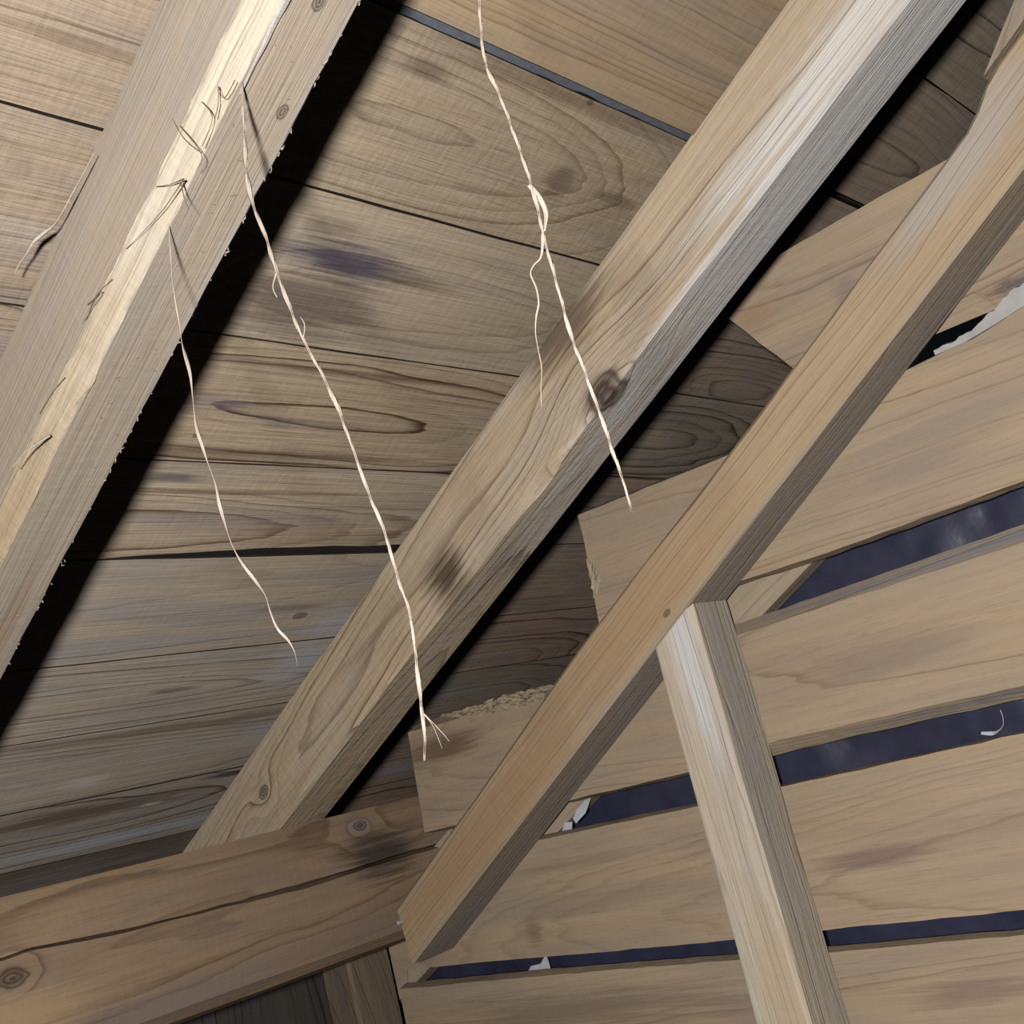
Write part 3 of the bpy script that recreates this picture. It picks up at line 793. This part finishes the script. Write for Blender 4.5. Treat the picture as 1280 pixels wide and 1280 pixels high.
wood(pt, gain=1.4, a=(152, 124, 92), b=(86, 66, 48), g=(126, 112, 102), grey=.4, seed=5.2, pith=(0, .06, -.1), bend=(.03, .02, 90), contrast=.6, rough=.9,
     stains=[(PW(1.62, -.06), (.12, .05, .06), (52, 46, 44), .85), (PW(1.1, -.20), (1.0, .05, .035), (128, 110, 102), .6), (PW(1.59, .0), (.05, .03, .018), (140, 134, 136), .5), (PW(.85, -.15), (.18, .05, .05), (178, 146, 100), .5)],
     knots=[(PW(.87, -.089), .017), (PW(1.589, .0), .012)])

# corner post below the plate and the dim boards at the eave
mwc = frame((1.632, 2.085, -.9), (0, 0, 1), (0, 1, 0), (-1, 0, 0))
cpost = sweep('post', WOOD, mwc, steps(0, .655, .05), rect_prof(-.052, .052, -.11, 0, [(.003, .003)] * 2 + [(.02, .012), (.006, .006)], amp=.003, fr=5, seed=31))
tag(cpost, 'short corner post below the wall plate, at the left end of the gable boards', 'post')
wood(cpost, a=(140, 120, 96), b=(84, 70, 58), g=(104, 102, 102), grey=.5, seed=9.4, pith=(0, .1, .1), contrast=.5)
back = empty('wall_back', (1.1, 2.32, -.9), kind='structure')
for i, (x0, x1) in enumerate(((-.2, .22), (.225, .62), (.625, .98), (.985, 1.34), (1.345, 1.95))):
    mwk2 = frame(((x0 + x1) / 2, 2.33 + .006 * (i % 2), -.55), (0, 0, 1), (1, 0, 0), (0, 1, 0))
    hw = (x1 - x0) / 2 - .003
    o = slab('plank', WOOD, mwk2, [(-.5, -hw), (.26, -hw), (.26, hw), (-.5, hw)], [(-.5, -hw), (.26, -hw), (.26, hw), (-.5, hw)], .022, back, h=.08, amp=.002, seed=i * 2.0)
    wood(o, a=(92, 84, 76), b=(50, 44, 40), g=(84, 82, 82), grey=.6, seed=i * 1.9 + .7, pith=(0.1, 0, .03), bend=(.05, .4, 60), contrast=.8)

# ------------------------------------------------------------------ hanging strings of twisted bast
SA = [(0.622, 0.674, 0.622), (0.620, 0.677, 0.602), (0.617, 0.681, 0.569), (0.614, 0.684, 0.540), (0.614, 0.685, 0.510), (0.617, 0.681, 0.475), (0.618, 0.679, 0.445), (0.621, 0.676, 0.412), (0.624, 0.672, 0.382), (0.629, 0.666, 0.352), (0.633, 0.661, 0.322), (0.636, 0.657, 0.283), (0.639, 0.654, 0.245), (0.642, 0.650, 0.214), (0.643, 0.649, 0.191), (0.644, 0.648, 0.168), (0.645, 0.646, 0.145), (0.644, 0.648, 0.117), (0.642, 0.650, 0.093), (0.640, 0.652, 0.069), (0.639, 0.654, 0.051), (0.636, 0.657, 0.034)]
SB = [(0.803, 0.538, 0.846), (0.802, 0.538, 0.76), (0.802, 0.539, 0.689), (0.799, 0.542, 0.661), (0.796, 0.547, 0.620), (0.798, 0.543, 0.582), (0.800, 0.541, 0.549), (0.802, 0.539, 0.500), (0.802, 0.539, 0.467), (0.801, 0.540, 0.439), (0.801, 0.540, 0.415), (0.801, 0.540, 0.378), (0.801, 0.540, 0.348), (0.803, 0.538, 0.318), (0.804, 0.537, 0.296), (0.805, 0.535, 0.266), (0.806, 0.534, 0.237), (0.807, 0.533, 0.212), (0.807, 0.533, 0.188)]
SB2 = [(0.801, 0.540, 0.445), (0.797, 0.545, 0.425), (0.792, 0.552, 0.418), (0.789, 0.555, 0.411), (0.790, 0.554, 0.398), (0.789, 0.555, 0.384), (0.786, 0.559, 0.373), (0.783, 0.562, 0.359), (0.782, 0.563, 0.345), (0.781, 0.564, 0.327), (0.778, 0.568, 0.310), (0.776, 0.571, 0.294)]
SC = [(0.621, 0.809, 0.556), (0.618, 0.812, 0.527), (0.617, 0.815, 0.500), (0.616, 0.816, 0.469), (0.615, 0.816, 0.442), (0.616, 0.815, 0.415), (0.615, 0.817, 0.388), (0.614, 0.818, 0.362), (0.616, 0.816, 0.332), (0.618, 0.813, 0.309), (0.618, 0.813, 0.283), (0.620, 0.810, 0.253), (0.624, 0.806, 0.234), (0.629, 0.800, 0.216), (0.632, 0.795, 0.202), (0.633, 0.794, 0.188), (0.635, 0.792, 0.173), (0.639, 0.787, 0.161), (0.641, 0.784, 0.150), (0.641, 0.784, 0.138)]
KB = .823      # this string, too, hangs from the underside of the first rafter
SB = [(.660, .4436, .7325), (.660, .4436, .65)] + [tuple(KB * c for c in p) for p in SB[2:]]
SB2 = [tuple(KB * c for c in p) for p in SB2]
def string(pts, label, w, strands, turns, seed, taper_tip=.25, top_thin=1.0, extra=()):
    path = smooth_path(pts, 7)
    e = empty('string', path[0], label, 'string', group='twisted fibre strings hanging in the attic')
    for k in range(strands):
        def wid(f, L, k=k):
            t = min(1.0, (1 - f) / .12) * (1 - taper_tip) + taper_tip
            t *= top_thin + (1 - top_thin) * min(1, f / .15)
            return w * t * (0.85 + .8 * nz(L * 28, seed + k * 5.0, 2.0))
        vv, ff = ribbon_geo(path, wid, lambda f, L: w * .24 * (min(1, (1 - f) / .12) * .8 + .2), turns, k * math.pi + seed, (lambda f: w * .30) if strands > 1 else 0.0, 6)
        link('strand', mesh_from('strand', vv, ff, True), FIBRE, e)
    for pl_, ww in extra:
        vv, ff = ribbon_geo(smooth_path(pl_, 5), lambda f, L: ww * (1.1 - f), ww * .45, 14, seed, 0, 5)
        link('frayed_end', mesh_from('frayed_end', vv, ff, True), FIBRE, e)
    return e
def off(p, a, b, c): return (p[0] + a, p[1] + b, p[2] + c)
string(SA, 'long pale twisted fibre string, hanging from the rafter with the bare strip', .0019, 2, 15, 0.4, .2, .4,
       [([SA[-3], off(SA[-3], .006, -.008, -.016), off(SA[-3], .009, -.012, -.026)], .0006), ([SA[-3], off(SA[-3], .004, -.004, -.012), off(SA[-3], .005, -.007, -.030)], .0005), ([SA[6], off(SA[6], -.004, .004, -.012), off(SA[6], -.003, .003, -.022)], .0012), ([SA[8], off(SA[8], .002, -.003, .012), off(SA[8], .001, -.001, .020)], .0012)])
string(SB, 'pale twisted fibre string that forks halfway, hanging in front of the knotty rafter', .0016, 2, 20, 1.9, .45, 1.0, [])
# the fork of that string is its part
sb = [o for o in bpy.data.objects if o.get('label', '').startswith('pale twisted fibre string that forks')][0]
vv, ff = ribbon_geo(smooth_path(SB2, 6), lambda f, L: .0016 * (1.15 - f) * (.8 + .5 * nz(L * 50, 2)), lambda f, L: .0007 * (1.2 - f), 9, .5, 0, 6)
fk = link('forked_strand', mesh_from('forked_strand', vv, ff, True), FIBRE, sb); fk['label'] = 'thin wavy strand splitting off the string'
lp, lf = ribbon_geo(smooth_path([tuple(KB * c for c in p) for p in [(.801, .540, .492), (.805, .536, .478), (.806, .535, .462), (.802, .539, .446)]], 6), .0022, .0007, 6, .2, 0, 6)
link('frayed_end', mesh_from('frayed_end', lp, lf, True), FIBRE, sb)
string(SC, 'short thin single fibre hanging from the rafter with the bare strip', .0017, 1, 8, 2.7, .12, .3)
cu = smooth_path([(.598, .868, .659), (.595, .905, .641), (.591, .941, .623), (.584, .954, .617), (.578, .964, .612), (.576, .978, .605), (.574, .989, .600), (.573, 1.000, .594)], 6)
cv, cf = ribbon_geo(cu, lambda f, L: .0019 * (1.1 - abs(f - .5) * 1.7), .0008, 9, .3, 0, 6)
tag(link('fibre_curl', mesh_from('fibre_curl', cv, cf, True), FIBRE), 'short curled fibre sticking out behind the rafter with the bare strip', 'fibre')
cv, cf = ribbon_geo(smooth_path([(.609, 1.047, .445), (.600, 1.057, .440), (.594, 1.066, .436), (.590, 1.076, .431), (.587, 1.088, .425)], 5), lambda f, L: .0022 * (1.1 - f), .0008, 3, .8, 0, 6)
pe = link('peeling', mesh_from('peeling', cv, cf, True), FIBRE, r1); pe['label'] = 'small pale splinter peeling off the edge'
